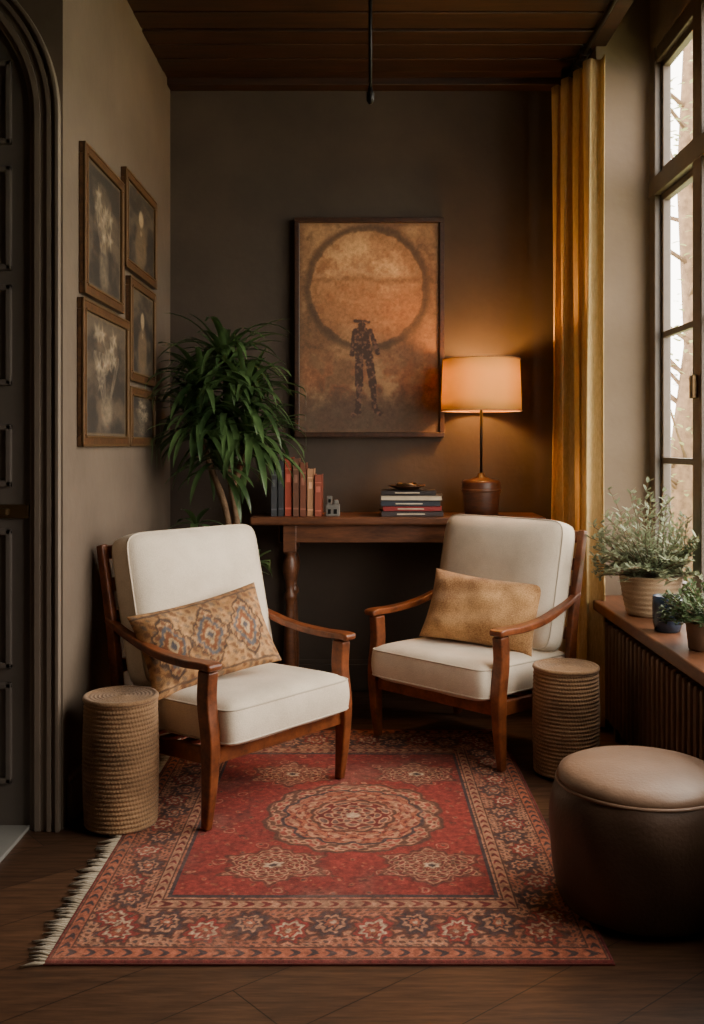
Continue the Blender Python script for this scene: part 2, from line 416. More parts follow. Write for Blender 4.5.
# ------------------------------------------------------------------ painting
def paint(u,v):
    W,Hh=.62,.94; px=(u/W+.5)*141+299; py=(.5-v/Hh)*211+222
    n1=fbm(px*.03,py*.03,6,1); n2=fbm(px*.12,py*.12,5,2); n3=fbm(px*.4,py*.4,3,3)
    col=mixc(np.tile(C(120,86,60),(len(u),1)),C(168,130,90),sst(.3,.7,n1))
    col=mixc(col,C(86,64,46),sst(.55,.8,n2)*.5)
    col=mixc(col,C(156,92,58),sst(330,400,py)*sst(.35,.6,n2)*.7)
    col=mixc(col,C(72,58,48),sst(390,425,py+n2*30)*.8)
    r=np.hypot(px-367,(py-288))+(n2-.5)*5
    col=mixc(col,C(78,58,42),(1-sst(0,7,np.abs(r-60)))*.8)
    inside=1-sst(55,57,r)
    c2=mixc(np.tile(C(176,128,86),(len(u),1)),C(206,162,114),sst(.35,.65,n1+.1*(n3-.5)))
    c2=mixc(c2,C(146,98,62),sst(.5,.75,n2)*.6); c2=mixc(c2,C(150,96,60),sst(276,300,py)*.5)
    c2=mixc(c2,C(116,80,52),(1-sst(0,5,np.abs(py-282-(n1-.5)*20)))*.5)
    c2=mixc(c2,C(214,180,138),(1-sst(0,7,np.abs(py-272-(n2-.5)*20)))*.3)
    c2=mixc(c2,C(128,90,58),sst(40,56,r)*.4)
    col=mixc(col,c2,inside)
    def cap(ax,ay,bx,by,r0):
        t=np.clip(((px-ax)*(bx-ax)+(py-ay)*(by-ay))/((bx-ax)**2+(by-ay)**2),0,1)
        return 1-sst(r0-.7,r0+.7,np.hypot(px-ax-t*(bx-ax),py-ay-t*(by-ay))+(n3-.5)*1.2)
    fig=np.maximum.reduce([cap(359,350,359,385,4.0),cap(359,385,358,412,2.8),cap(368,350,373,385,4.0),cap(373,385,375,410,2.8),cap(364,352,362,334,7.5),cap(352,354,355,331,2.6),cap(378,352,370,331,2.6),cap(362,325,362,327,3.6),cap(355,321,369,322,1.4),cap(358,412,353,414,2.5),cap(375,410,380,413,2.5)])
    fc=mixc(np.tile(C(70,50,42),(len(u),1)),C(140,98,76),sst(.52,.7,n3)*.55)
    col=mixc(col,fc,fig*.95)
    e=np.minimum.reduce([px-299,440-px,py-222,433-py]); col=mixc(col,C(106,78,54),(1-sst(2,8,e+n2*4))*.7)
    return col*(.84+.28*n3)[:,None]
pt=empty('framed_painting',(.042,4.45,1.622))
pw,ph_=.665,.975
color_grid('canvas',.62,.93,380,570,paint,M_paint,pt,'XZ',(0,-.006,0))
box('backing',(-.32,0,-.475),(.32,.022,.475),M_frame2,pt)
def frame(name,w,h,t,d,back,mat,parent):
    L=[]
    for z0,z1 in ((-h/2,-h/2+t),(h/2-t,h/2)): L.append(((-w/2,-d,z0),(w/2,back,z1)))
    for x0,x1 in ((-w/2,-w/2+t),(w/2-t,w/2)): L.append(((x0,-d,-h/2+t),(x1,back,h/2-t)))
    return boxes(name,L,mat,parent,.003)
frame('frame',pw,ph_,.022,.02,.026,M_frame2,pt)

# small pictures on left wall
def mkart(seed,kind):
    def f(u,v):
        W=u.max()*2;Hh=v.max()*2; x=u/W; y=v/Hh
        n1=fbm(x*4+seed,y*6,5,seed);n2=fbm(x*14,y*20+seed,4,seed+2)
        col=mixc(np.tile(C(46,38,31),(len(u),1)),C(86,72,56),sst(.35,.7,n1))
        if kind=='floral':
            m=np.zeros(len(u)); rs=np.random.RandomState(seed)
            for k in range(12):
                cx,cy=rs.uniform(-.24,.24),rs.uniform(-.05,.36); a=np.arctan2(y-cy,x-cx); r=np.hypot((x-cx),(y-cy)*1.2)
                m=np.maximum(m,1-sst(.03,.10,r*(1+.3*np.cos(a*5+k))+(n2-.5)*.08))
            for k in range(8):
                cx=rs.uniform(-.3,.3); t=np.clip((y+.35)/.5,0,1); m=np.maximum(m,.6*(1-sst(.004,.03,np.abs(x-cx*t)+(n2-.5)*.03))*(y<.2)*(y>-.38))
            m=np.maximum(m,.6*(1-sst(.08,.16,np.hypot(x*.9,(y+.28)*.7)+(n2-.5)*.1)))
            col=mixc(col,C(176,158,130),m*.75*(.3+.9*n2))
        else:
            m=1-sst(.06,.10,np.hypot(x,(y-.16)*.8)+(n2-.5)*.03)
            m2=1-sst(.12,.2,np.hypot(x*.8,(y+.2)*.55)+(n2-.5)*.08)
            col=mixc(col,C(110,88,64),m2*.8); col=mixc(col,C(180,156,120),m*.8); col=mixc(col,C(170,150,120),(1-sst(.02,.05,np.hypot(x,y+.02)))*.6)
        e=.5-np.maximum(np.abs(x),np.abs(y)); col=mixc(col,C(104,84,58),(1-sst(.03,.04,e))*.7)
        return col*(.78+.3*n2)[:,None]
    return f
for i,(y0,y1,z0,z1,kd) in enumerate(((3.02,3.52,1.56,2.02,'floral'),(3.55,4.09,1.735,2.09,'portrait'),(3.00,3.60,1.095,1.545,'floral'),(3.62,4.07,1.335,1.715,'portrait'),(3.62,4.06,1.095,1.315,'floral'))):
    e=empty('framed_picture' ,(LW+.012,(y0+y1)/2,(z0+z1)/2)); e.rotation_euler=(0,0,math.radians(90))
    w=y1-y0;h=z1-z0; t=.034
    color_grid('artwork',w-.06,h-.06,150,150,mkart(i*3+2,kd),M_paint,e,'XZ',(0,-.002,0))
    frame('frame',w,h,t,.008,.012,M_frame,e)
    L=[]
    for z_0,z_1 in ((-h/2+t-.007,-h/2+t),(h/2-t,h/2-t+.007)): L.append(((-w/2+t,-.011,z_0),(w/2-t,0,z_1)))
    for x_0,x_1 in ((-w/2+t-.007,-w/2+t),(w/2-t,w/2-t+.007)): L.append(((x_0,-.011,-h/2+t),(x_1,0,h/2-t)))
    for z_0,z_1 in ((-h/2,-h/2+.008),(h/2-.008,h/2)): L.append(((-w/2,-.010,z_0),(w/2,0,z_1)))
    for x_0,x_1 in ((-w/2,-w/2+.008),(w/2-.008,w/2)): L.append(((x_0,-.010,-h/2),(x_1,0,h/2)))
    boxes('gilt_lip',L,M_gilt,e,.002)
    box('backing',(-w/2+.02,0,-h/2+.02),(w/2-.02,.011,h/2-.02),M_frame2,e)

# ------------------------------------------------------------------ console table
con=empty('console_table',(0,0,0))
CX0,CX1,CY0,CY1=-.46,.775,4.165,4.46
box('top',(CX0,CY0,.765),(CX1,CY1,.80),M_console,con,.008)
boxes('apron',[((CX0+.12,CY0+.03,.69),(CX1-.1,CY0+.05,.766)),((CX0+.12,CY1-.04,.69),(CX1-.1,CY1-.02,.766)),((CX0+.12,CY0+.03,.69),(CX0+.14,CY1-.02,.766)),((CX1-.12,CY0+.03,.69),(CX1-.1,CY1-.02,.766))],M_console,con,.003)
legp=[(.018,0),(.024,.02),(.024,.05),(.016,.07),(.020,.09),(.026,.13),(.028,.2),(.024,.3),(.019,.40),(.017,.44),(.026,.455),(.026,.47),(.017,.485),(.019,.52),(.029,.56),(.031,.59),(.024,.62),(.017,.635),(.026,.645),(.026,.655)]
for k,(x,y) in enumerate(((CX0+.165,CY0+.05),(CX1-.13,CY0+.05),(CX0+.165,CY1-.05),(CX1-.13,CY1-.05))):
    lathe('leg_%d'%k,legp,M_console,con,(x,y,0),24)
    box('leg_block_%d'%k,(x-.028,y-.028,.65),(x+.028,y+.028,.767),M_console,con,.003)

# books standing
bk=empty('book_row',(0,0,.80))
bc=[S(54,56,60),S(44,46,50),S(140,58,40),S(92,58,42),S(104,58,40),S(160,116,84),S(132,64,46)]
bw=[.030,.028,.034,.030,.030,.032,.034];bh=[.215,.235,.247,.243,.225,.20,.175]
x=-.375
for i in range(7):
    mt=mat_plain('book_cover_%d'%i,bc[i],.6); w,h=bw[i]-.003,bh[i]; d0=4.20+.004*(i%3)
    boxes('cover_%d'%i,[((x,d0,0),(x+w,d0+.004,h)),((x,d0,0),(x+.003,d0+.15,h)),((x+w-.003,d0,0),(x+w,d0+.15,h))],mt,bk,.001)
    box('pages_%d'%i,(x+.003,d0+.004,.004),(x+w-.003,d0+.144,h-.005),M_paper,bk)
    boxes('spine_bands_%d'%i,[((x+.002,d0-.001,h*.8),(x+w-.002,d0+.001,h*.82)),((x+.007,d0-.001,h*.58),(x+w-.007,d0+.001,h*.72)),((x+.002,d0-.001,h*.12),(x+w-.002,d0+.001,h*.15))],mat_plain('book_foil_%d'%i,tuple(min(1,c*1.8+.03) for c in bc[i][:3])+(1,),.5),bk)
    x+=bw[i]
M_stone=mat_mottle('grey_stone',S(84,82,78),S(122,118,110),20,.7,60,.4,.004)
cb=empty('ceramic_house_ornament',(-.115,4.23,.80))
boxes('body',[((-.03,-.02,0),(.03,.02,.05)),((-.025,-.018,.05),(-.002,.018,.085)),((.004,-.015,.05),(.024,.015,.068))],M_stone,cb,.004)
boxes('openings',[((-.02,-.0215,.01),(-.008,-.0195,.03)),((.004,-.0215,.01),(.018,-.0195,.03)),((-.018,-.0195,.058),(-.008,-.0175,.072))],M_black,cb)
bs=empty('book_stack',(.215,4.27,.80)); z=0
for i,(w,d,h,c) in enumerate(((.26,.17,.022,S(50,40,40)),(.245,.165,.020,S(128,44,44)),(.25,.16,.022,S(40,46,56)),(.26,.165,.024,S(62,56,54)),(.23,.15,.018,S(40,34,34)))):
    a=empty('book_%d'%i,(random.uniform(-.01,.01),0,z),random.uniform(-.08,.08)); a.parent=bs
    mt=mat_plain('stack_cover_%d'%i,c,.5)
    boxes('cover',[((-w/2,-d/2,0),(w/2,d/2,.003)),((-w/2,-d/2,h-.003),(w/2,d/2,h)),((-w/2,-d/2,0),(w/2,-d/2+.004,h))] if i!=3 else [((-w/2,-d/2,0),(w/2,d/2,.003)),((-w/2,-d/2,h-.003),(w/2,d/2,h)),((-w/2,-d/2,0),(-w/2+.004,d/2,h))],mt,a,.001)
    box('pages',(-w/2+.004,-d/2+.004,.003),(w/2-.004,d/2-.004,h-.003),M_paper,a)
    if i!=3: box('title',(-w*.25,-d/2-.0008,h*.38),(w*.2,-d/2+.001,h*.6),M_paper,a)
    z+=h+.0006
dish=empty('trinket_dish',(.20,4.26,.80+z))
lathe('bowl',[(.03,0),(.045,.004),(.075,.016),(.08,.02),(.074,.019),(.04,.008),(.001,.006)],mat_plain('dish_bronze',S(84,56,38),.35,.5),dish,(0,0,0),40)
tube('beads',[(.04*math.cos(a),.03*math.sin(a),.022+.004*math.sin(3*a)) for a in np.linspace(0,2*math.pi,30,endpoint=False)],.006,M_brass,dish,8,True)

# lamp
lamp=empty('table_lamp',(.52,4.29,.80))
lathe('base',[(.060,0),(.070,.004),(.074,.03),(.080,.09),(.083,.135),(.080,.145),(.072,.150),(.05,.152),(.02,.165),(.012,.18)],mat_wood('lamp_base_wood',S(42,22,14),S(92,52,32),(2,2,10),.4,4),lamp,(0,0,0),40)
lathe('base_ring',[(.081,.10),(.085,.104),(.085,.110),(.081,.114)],M_console,lamp,(0,0,0),40)
tube('stem',[(0,0,.17),(0,0,.50)],.006,M_black,lamp,10)
lathe('socket',[(.012,.48),(.018,.49),(.018,.53),(.013,.535)],M_black,lamp,(0,0,0),20)
lathe('bulb',[(.012,.535),(.016,.545),(.028,.565),(.031,.585),(.026,.605),(.012,.616),(.001,.618)],M_bulb,lamp,(0,0,0),20)
lathe_open('shade',[(.172,.447),(.171,.5),(.167,.6),(.165,.667)],M_shade,lamp,(0,0,0),64,.002)
for nm,rr,zz in (('rim_bottom',.172,.447),('rim_top',.165,.667)):
    tube(nm,[(rr*math.cos(a),rr*math.sin(a),zz) for a in np.linspace(0,2*math.pi,64,endpoint=False)],.003,M_must,lamp,6,True)
for k in range(3):
    a=k*2.094; tube('spider_%d'%k,[(0,0,.50),(.169*math.cos(a),.169*math.sin(a),.455)],.002,M_black,lamp,6)

# ------------------------------------------------------------------ armchair
def cushion(name,w,d,h,mat,parent,loc,rot=(0,0,0),n=7,puff=.16,piping=True,seed=0):
    """n: squareness in plan"""
    bm=bmesh.new(); bmesh.ops.create_cube(bm,size=2); bmesh.ops.subdivide_edges(bm,edges=bm.edges[:],cuts=26,use_grid_fill=True)
    for v in bm.verts:
        x,y,z=v.co
        m_=(abs(x)**n+abs(y)**n)**(1/n); mx=max(abs(x),abs(y))
        if m_>1e-6:
            f=mx/m_; x,y=x*f,y*f
        edge=max(0,(mx-.80)/.20)
        if abs(z)>=.999: zz=math.copysign(1-.30*edge**2.2,z)
        else: zz=z*.70
        bulge=1+ (0.035*(1-zz*zz))
        pf=1+puff*max(0,1-x**4)*max(0,1-y**4)
        wob=.016*math.sin(5*x+seed)*math.sin(4*y+seed*2)+.010*math.sin(9*x+3*y+seed)+.008*math.sin(14*x*y+seed)
        v.co=(x*w/2*bulge,y*d/2*bulge,(zz*pf+wob*(1-x*x))*h/2)
    me=bpy.data.meshes.new(name); bm.to_mesh(me); bm.free()
    for p in me.polygons: p.use_smooth=True
    o=bpy.data.objects.new(name,me); COL.objects.link(o); me.materials.append(mat); o.parent=parent; o.location=loc; o.rotation_euler=rot
    if piping:
        for sg in (-1,1):
            P=[]
            for t in np.linspace(0,2*math.pi,120,endpoint=False):
                c,s_=math.cos(t),math.sin(t); q=(abs(c)**n+abs(s_)**n)**(-1/n)*(1+.035*.5)
                P.append((c*q*w/2,s_*q*d/2,sg*.70*h/2))
            tube(name+'_piping',P,.003,M_pipe,parent,6,True,loc,rot)
    return o
def sstp(t): t=max(0,min(1,t)); return t*t*(3-2*t)
def chair(loc,rz):
    e=empty('armchair',loc,rz); W=.287
    for s in (-1,1):
        nm='l' if s<0 else 'r'
        P=smooth_path([(s*W,.012,0),(s*W,0,.12),(s*W,-.005,.25),(s*W,.01,.36),(s*W,.005,.452)],14)
        sz=[(.024+.016*math.sin(min(1,i/9)*math.pi/2),.028+.020*math.sin(min(1,i/9)*math.pi/2)) for i in range(15)]
        sweep('leg_front_'+nm,P,sz,M_chair,e)
        P=smooth_path([(s*.282,.475,0),(s*.282,.44,.16),(s*.282,.43,.30),(s*.282,.455,.5),(s*.282,.515,.775)],16)
        sweep('leg_rear_'+nm,P,[(.026,.030+.014*math.sin(math.pi*i/16)) for i in range(17)],M_chair,e)
        P=smooth_path([(s*.284,.48,.545),(s*.290,.38,.512),(s*.296,.24,.478),(s*.298,.10,.466),(s*.294,0,.468),(s*.292,-.035,.464)],22)
        sz=[(.028+.026*sstp(i/22),.020+.004*math.sin(math.pi*i/22)) for i in range(23)]; sz[-1]=(.040,.016)
        sweep('arm_'+nm,P,sz,M_chair,e,bev=.008)
        sweep('rail_side_'+nm,[(s*.278,.02,.205),(s*.278,.22,.198),(s*.278,.44,.19)],[(.020,.05)]*3,M_chair,e)
    box('rail_front',(-.275,-.008,.182),(.275,.014,.232),M_chair,e,.005)
    box('rail_back',(-.275,.42,.17),(.275,.442,.22),M_chair,e,.005)
    boxes('seat_slats',[((-.268,y_,.205),(.268,y_+.04,.216)) for y_ in (.05,.13,.21,.29,.37)],M_chair,e,.002)
    for k,(y_,z_) in enumerate(((.445,.40),(.470,.55),(.490,.65),(.510,.75))):
        sweep('back_slat_%d'%k,[(-.278,y_,z_),(0,y_+.012,z_),(.278,y_,z_)],[(.016,.045)]*3,M_chair,e,side=(0,1,0),bev=.004)
    cushion('seat_cushion',.520,.50,.132,M_linen,e,(0,.192,.287),(math.radians(-1.5),0,0),16,.10,True,loc[0]*9)
    cushion('back_cushion',.540,.462,.110,M_linen,e,(0,.390,.577),(math.radians(90-13),0,0),12,.55,True,loc[0]*5+1)
    return e
chair((-.242,3.05,.009),math.radians(50))
chair((.263,3.54,.009),math.radians(-45))

# pillows
def pillow(name,W,H,T,mat,loc,rot,colfn=None,nx=130,ny=90):
    V=[];F=[]
    cols=[]
    def P(u,v,s):
        x=W/2*u*(1-.07*(1-v*v)); z=H/2*v*(1-.10*(1-u*u))
        t=T/2*(max(0,(1-u**4))*max(0,(1-v**4)))**.55*(1+.06*math.sin(7*u+2*v)+.05*math.sin(9*v-3*u)+.03*math.sin(15*u*v+2))
        return (x,-s*t,z)
    U=[math.sin(a) for a in np.linspace(-math.pi/2,math.pi/2,nx)]; VV=[math.sin(a) for a in np.linspace(-math.pi/2,math.pi/2,ny)]
    for s in (1,-1):
        for v in VV:
            for u in U: V.append(P(u,v,s)); cols.append((u,v))
    for si in (0,1):
        o_=si*nx*ny
        for j in range(ny-1):
            for i in range(nx-1):
                a=o_+j*nx+i; f=(a,a+1,a+nx+1,a+nx); F.append(f if si==0 else f[::-1])
    o=obj(name,V,F,mat,None,True,loc,rot,recalc=False)
    if colfn: c=np.array(cols); setcol(o.data,colfn(c[:,0]*W/2,c[:,1]*H/2))
    return o
def kilim(u,v):
    n=fbm(u*60,v*60,4,5); n2=fbm(u*14,v*14,4,8); n5=fbm(u*34+3,v*34,4,9)
    u=u+(n-.5)*.014+(n2-.5)*.012; v=v+(n5-.5)*.014
    col=mixc(np.tile(C(168,122,78),(len(u),1)),C(200,154,106),sst(.3,.7,n2))
    d=np.cos(u*120)*np.cos(v*120)+.5*np.cos((u+v)*170); col=mixc(col,C(112,76,54),sst(.4,.9,d)*.7); col=mixc(col,C(96,90,90),sst(.6,.9,-d)*.5)
    for cx in (-.150,-.012,.125):
        x=(u-cx); y=v
        r=(np.abs(x)/.068+np.abs(y)/.105); a=np.arctan2(y,x); r=r*(1+.06*np.cos(12*a))
        col=mixc(col,C(88,68,56),(1-sst(.03,.10,np.abs(r-1.02))))
        col=mixc(col,C(184,140,96),(1-sst(.94,.98,r)))
        t=np.cos(x*190)*np.cos(y*150); col=mixc(col,C(116,76,54),(1-sst(.90,.96,r))*sst(.0,.4,t)*.85)
        col=mixc(col,C(90,92,100),(1-sst(.05,.12,np.abs(r-.66)))*.9)
        col=mixc(col,C(140,86,56),(1-sst(.44,.50,r)))
        col=mixc(col,C(196,164,122),(1-sst(.28,.34,r)))
        col=mixc(col,C(92,86,90),(1-sst(.14,.20,r)))
    for sy in (-1,1):
        col=mixc(col,C(96,76,66),(1-sst(.002,.005,np.abs(v-sy*.118)))*.8)
    return col*(.74+.5*n)[:,None]
pillow('patterned_lumbar_pillow',.45,.27,.125,M_kilim,(-.480,3.130,.492),(math.radians(-24),math.radians(-9),math.radians(36)),kilim)
pillow('ochre_lumbar_pillow',.45,.27,.125,M_must,(.450,3.690,.488),(math.radians(-24),math.radians(4),math.radians(-31)))

# ------------------------------------------------------------------ rope stools
def stool(loc,R,Hh):
    e=empty('woven_rope_stool',loc); rows=int(Hh/.0125); prof=[];
    prof.append((R*.9,0))
    for k in range(rows):
        for s in range(5):
            t=(k+s/5)/rows; b_=abs(math.sin(math.pi*(s/5)))
            rr=R*(.955+.045*math.sin(math.pi*min(1,t*1.0)))
            prof.append((rr+.005*b_,t*Hh))
    prof.append((R*.96,Hh))
    lathe('body',prof,M_rope,e,(0,0,0),220,lambda a,j,z:.0018*math.sin(a*70+(j//5)*1.9+ (j%5)*.9))
    prof=[(R*.93,Hh-.004)]+[(R*.985*(1-i/36),Hh+.006+.0028*abs(math.sin(i*math.pi/4))) for i in range(0,36)]+[(.001,Hh+.006)]
    lathe('top',prof,M_rope,e,(0,0,0),160,lambda a,j,z:.0008*math.sin(a*60+j))
    tube('rim',[(R*.975*math.cos(a),R*.975*math.sin(a),Hh+.003) for a in np.linspace(0,2*math.pi,90,endpoint=False)],.008,M_rope,e,10,True)
    return e
stool((-.692,2.895,0.009),.103,.36)
stool((.690,3.35,0.009),.106,.345)

# ------------------------------------------------------------------ pouf
pf=empty('leather_pouf',(.672,2.39,.009))
prof=[(.155,0),(.176,.006),(.187,.03),(.198,.09),(.204,.16),(.205,.21),(.199,.255),(.190,.282),(.186,.290)]
prof=[(x_*1.06,z_*1.0) for x_,z_ in prof]
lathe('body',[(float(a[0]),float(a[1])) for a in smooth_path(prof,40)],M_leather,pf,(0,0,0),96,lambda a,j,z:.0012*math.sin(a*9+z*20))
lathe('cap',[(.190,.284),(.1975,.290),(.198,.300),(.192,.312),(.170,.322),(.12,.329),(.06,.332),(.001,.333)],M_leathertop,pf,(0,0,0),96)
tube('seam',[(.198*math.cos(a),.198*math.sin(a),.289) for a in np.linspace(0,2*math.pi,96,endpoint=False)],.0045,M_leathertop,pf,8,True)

# ------------------------------------------------------------------ rug
RW_,RL=1.21,1.74; RC=(-.065,2.98); BXW=.215; BYW=.32
def rugcol(u,v):
    n=fbm(u*90,v*90,3,11); n2=fbm(u*7,v*7,4,12); n3=fbm(u*26,v*26,4,13); n4=fbm(u*26+9,v*26+4,4,15); n5=fbm(u*160,v*160,2,16)
    wx=u+(n3-.5)*.020; wy=v+(n4-.5)*.020
    red=C(148,52,46); dred=C(108,36,34); peach=C(202,146,112); navy=C(66,54,58); cream=C(212,184,152); brown=C(90,57,47); rust=C(178,100,72)
    A=lambda c:np.tile(c,(len(u),1))
    col=mixc(A(red),dred,sst(.40,.75,n2)*.75)
    ex=RW_/2-np.abs(u); ey=RL/2-np.abs(v)
    mxx=wx-.045
    def lace(x,y,s):
        return np.cos(x*s)*np.cos(y*s)+.6*np.cos((x+y)*s*1.7)+.5*np.cos((x-y)*s*1.7)
    f=lace(mxx,wy,75); col=mixc(col,rust,sst(1.0,1.4,f)*.7); col=mixc(col,navy,sst(1.6,1.9,f)*.7)
    f=lace(np.abs(mxx)+.03,np.abs(wy)+.02,34); 
    f2=lace(np.abs(mxx)+.01,np.abs(wy)+.05,110)
    col=mixc(col,peach,(1-sst(.03,.16,np.abs(f-1.4)))*.75); col=mixc(col,brown,(1-sst(.02,.09,np.abs(f-1.05)))*.65); col=mixc(col,peach,sst(1.3,1.7,f2)*sst(-.6,-.1,-np.abs(f))*.6)
    def med(cx,cy,rx,ry,big):
        nonlocal col
        x=(mxx-cx)/rx; y=(wy-cy)/ry; r=np.hypot(x,y); a=np.arctan2(y,x)
        lob=r*(1+.035*np.cos(a*12)+.02*np.cos(a*4)+.015*np.cos(a*24))
        if big:
            col=mixc(col,brown,1-sst(1.0,1.03,lob)); col=mixc(col,peach,1-sst(.95,.98,lob))
            t=np.cos(a*26)*np.cos(r*48)+.5*np.cos(a*13+r*20); col=mixc(col,brown,(1-sst(.95,.97,lob))*sst(.1,.5,t)*.85); col=mixc(col,red,(1-sst(.95,.97,lob))*sst(.3,.6,-t)*.75)
            col=mixc(col,navy,(1-sst(.01,.03,np.abs(lob-.78)))); 
            col=mixc(col,rust,1-sst(.74,.76,lob)); t=np.cos(a*10)*np.cos(r*30+1)+.5*np.cos(a*20)*np.cos(r*60); col=mixc(col,peach,(1-sst(.73,.75,lob))*sst(.0,.35,t)*.9); col=mixc(col,navy,(1-sst(.73,.75,lob))*(1-sst(.03,.14,np.abs(t+.12)))*.8)
            t=np.cos(a*15+1.5)*np.cos(r*56); col=mixc(col,dred,(1-sst(.73,.75,lob))*sst(.4,.6,t)*.8)
            col=mixc(col,brown,(1-sst(.012,.03,np.abs(lob-.46)))); col=mixc(col,peach,1-sst(.42,.44,lob))
            t=np.cos(a*8)*np.cos(r*34)+.4*np.cos(r*60); col=mixc(col,dred,(1-sst(.40,.42,lob))*sst(.1,.3,t)); col=mixc(col,navy,(1-sst(.40,.42,lob))*sst(.3,.5,-t)*.7); col=mixc(col,cream,(1-sst(.0,.03,r-.06)))
        else:
            rr=r*(1+.14*np.cos(a*6)+.06*np.cos(a*18)); col=mixc(col,brown,(1-sst(1.0,1.06,rr))*.7); col=mixc(col,peach,1-sst(.88,.94,rr))
            t=np.cos(a*12)*np.cos(r*26)+.4*np.cos(r*40); col=mixc(col,dred,(1-sst(.84,.9,rr))*sst(.0,.3,t)*.9); col=mixc(col,brown,(1-sst(.84,.9,rr))*sst(.3,.5,-t)*.8)
            col=mixc(col,cream,(1-sst(.16,.22,rr))); col=mixc(col,navy,1-sst(.08,.12,rr))
    med(0,-.03,.262,.27,True)
    for sx in (-1,1):
        for sy in (-1,1): med(sx*.205,sy*.36-.02,.125,.10,False)
    bx=ex/BXW; by=ey/BYW; b=np.minimum(bx,by); inb=b<1
    along=np.where(bx<by,wy,wx); bw_=b+(n3-.5)*.09
    bc=A(peach)*.96; bc=mixc(bc,rust,sst(.35,.65,n2)*.85)
    s=2*math.pi/.19; 
    ph=along*s; vine=.5+.12*np.sin(ph)
    bc=mixc(bc,brown,(1-sst(.012,.03,np.abs(bw_-vine))))
    for k,(off,cc1,cc2) in enumerate(((0,red,cream),(math.pi,navy,peach))):
        dx=(np.mod(ph+off,2*math.pi)-math.pi)/s/.045; dy=(bw_-.5-(.05 if k else -.05))*BXW/.040
        rr=np.hypot(dx,dy); aa=np.arctan2(dy,dx); fl=rr*(1+.16*np.cos(aa*8)+.05*np.cos(aa*3))
        bc=mixc(bc,brown,1-sst(1.0,1.12,fl)); bc=mixc(bc,cc1,1-sst(.86,.94,fl)); bc=mixc(bc,cc2,(1-sst(.06,.14,np.abs(fl-.55)))); bc=mixc(bc,rust,1-sst(.3,.36,fl)); bc=mixc(bc,cream,1-sst(.12,.18,fl))
    t3=np.cos(along*s*5+np.cos(bw_*20)*2)*np.cos(bw_*55); mfree=sst(.10,.16,np.abs(bw_-.5))*.5+.35
    bc=mixc(bc,brown,sst(.35,.6,t3)*mfree); bc=mixc(bc,navy,sst(.5,.7,-t3)*mfree*.9); bc=mixc(bc,red,(1-sst(.03,.1,np.abs(t3+.1)))*mfree*.6)
    def stripe(b0,b1,ca,cb,per):
        nonlocal bc
        m=sst(b0-.008,b0,b)*(1-sst(b1,b1+.008,b)); w=(b1-b0)
        c=mixc(A(ca),cb,sst(-.1,.3,np.cos(along*2*math.pi/per+np.cos((b-b0)/w*math.pi*2)*1.2)*np.cos(((b-b0)/w-.5)*math.pi)+ -.2))
        bc=mixc(bc,brown,sst(b0-.03,b0-.02,b)*(1-sst(b1+.02,b1+.03,b))); 
        bc=bc*(1-m[:,None])+c*m[:,None]
    stripe(.07,.19,rust,navy,.04); stripe(.79,.90,peach*.9,dred,.04)
    bc=mixc(bc,navy,sst(.945,.955,b)); bc=mixc(bc,dred,1-sst(.035,.045,b))
    col=np.where(inb[:,None],bc,col)
    col=mixc(col,C(146,96,80),.14*np.ones(len(u)))
    col=mixc(col,C(180,136,112),sst(.5,.85,n2)*.35)
    col=mixc(col,C(84,52,46),sst(.58,.8,n3)*.3)
    return col*(.62+.50*n+.24*n5)[:,None]
rug=empty('persian_rug',(RC[0],RC[1],0))
color_grid('pile',RW_,RL,620,860,rugcol,M_rug,rug,'XY',(0,0,.0075),(0,0,0),lambda x,y:.0008*np.sin(x*9)*np.sin(y*7)-.004*(np.maximum(np.abs(x)/(RW_/2),np.abs(y)/(RL/2))>.9965))
box('backing',(-RW_/2+.001,-RL/2+.001,.0005),(RW_/2-.001,RL/2-.001,.0055),mat_fabric('rug_backing',S(96,40,36),S(120,60,50)),rug)
V=[];F=[]
yy=-RL/2+.004
while yy<RL/2-.004:
    sd=-1
    l=random.uniform(.026,.055); dy=random.uniform(-.016,.016); x0=sd*RW_/2
    v_,f_=tubedata([(x0-sd*.004,yy,.005),(x0+sd*l*.35,yy+dy*.3,.006),(x0+sd*l,yy+dy,.0035)],[.0028,.0040,.0020],6)
    k=len(V);V+=v_;F+=[tuple(i+k for i in f) for f in f_]
    yy+=random.uniform(.007,.013)
obj('fringe',V,F,M_fringe,rug,True)

# ------------------------------------------------------------------ plants
def leafdata(base,dirv,length,width,droop,V,F,seg=7,fold=.25,lims=None):
    p=Vector(base); d=Vector(dirv).normalized(); g=Vector((0,0,-1)); k=len(V); st=length/seg
    for i in range(seg+1):
        t=i/seg; w=width*(math.sin(math.pi*min(1,.12+t*.88))**.7 if t<1 else 0)*.5+.0004
        s=d.cross(Vector((0,0,1))); 
        if s.length<.05: s=Vector((1,0,0))
        s.normalize(); nn=s.cross(d).normalized()
        pts=[p-s*w+nn*w*fold,p.copy(),p+s*w+nn*w*fold]
        for q in pts:
            if lims:
                q.x=min(max(q.x,lims[0]),lims[1]); q.y=min(max(q.y,lims[2]),lims[3])
                if len(lims)>4 and q.z<1.07 and q.x>-.40: q.y=min(q.y,4.155)
            V.append(tuple(q))
        p=p+d*st; d=(d+g*droop*st*(1+t)).normalized()
    for i in range(seg):
        a=k+i*3; F.append((a,a+1,a+4,a+3)); F.append((a+1,a+2,a+5,a+4))
pl=empty('potted_dracaena',(0,0,0)); PX,PY=-.56,4.10
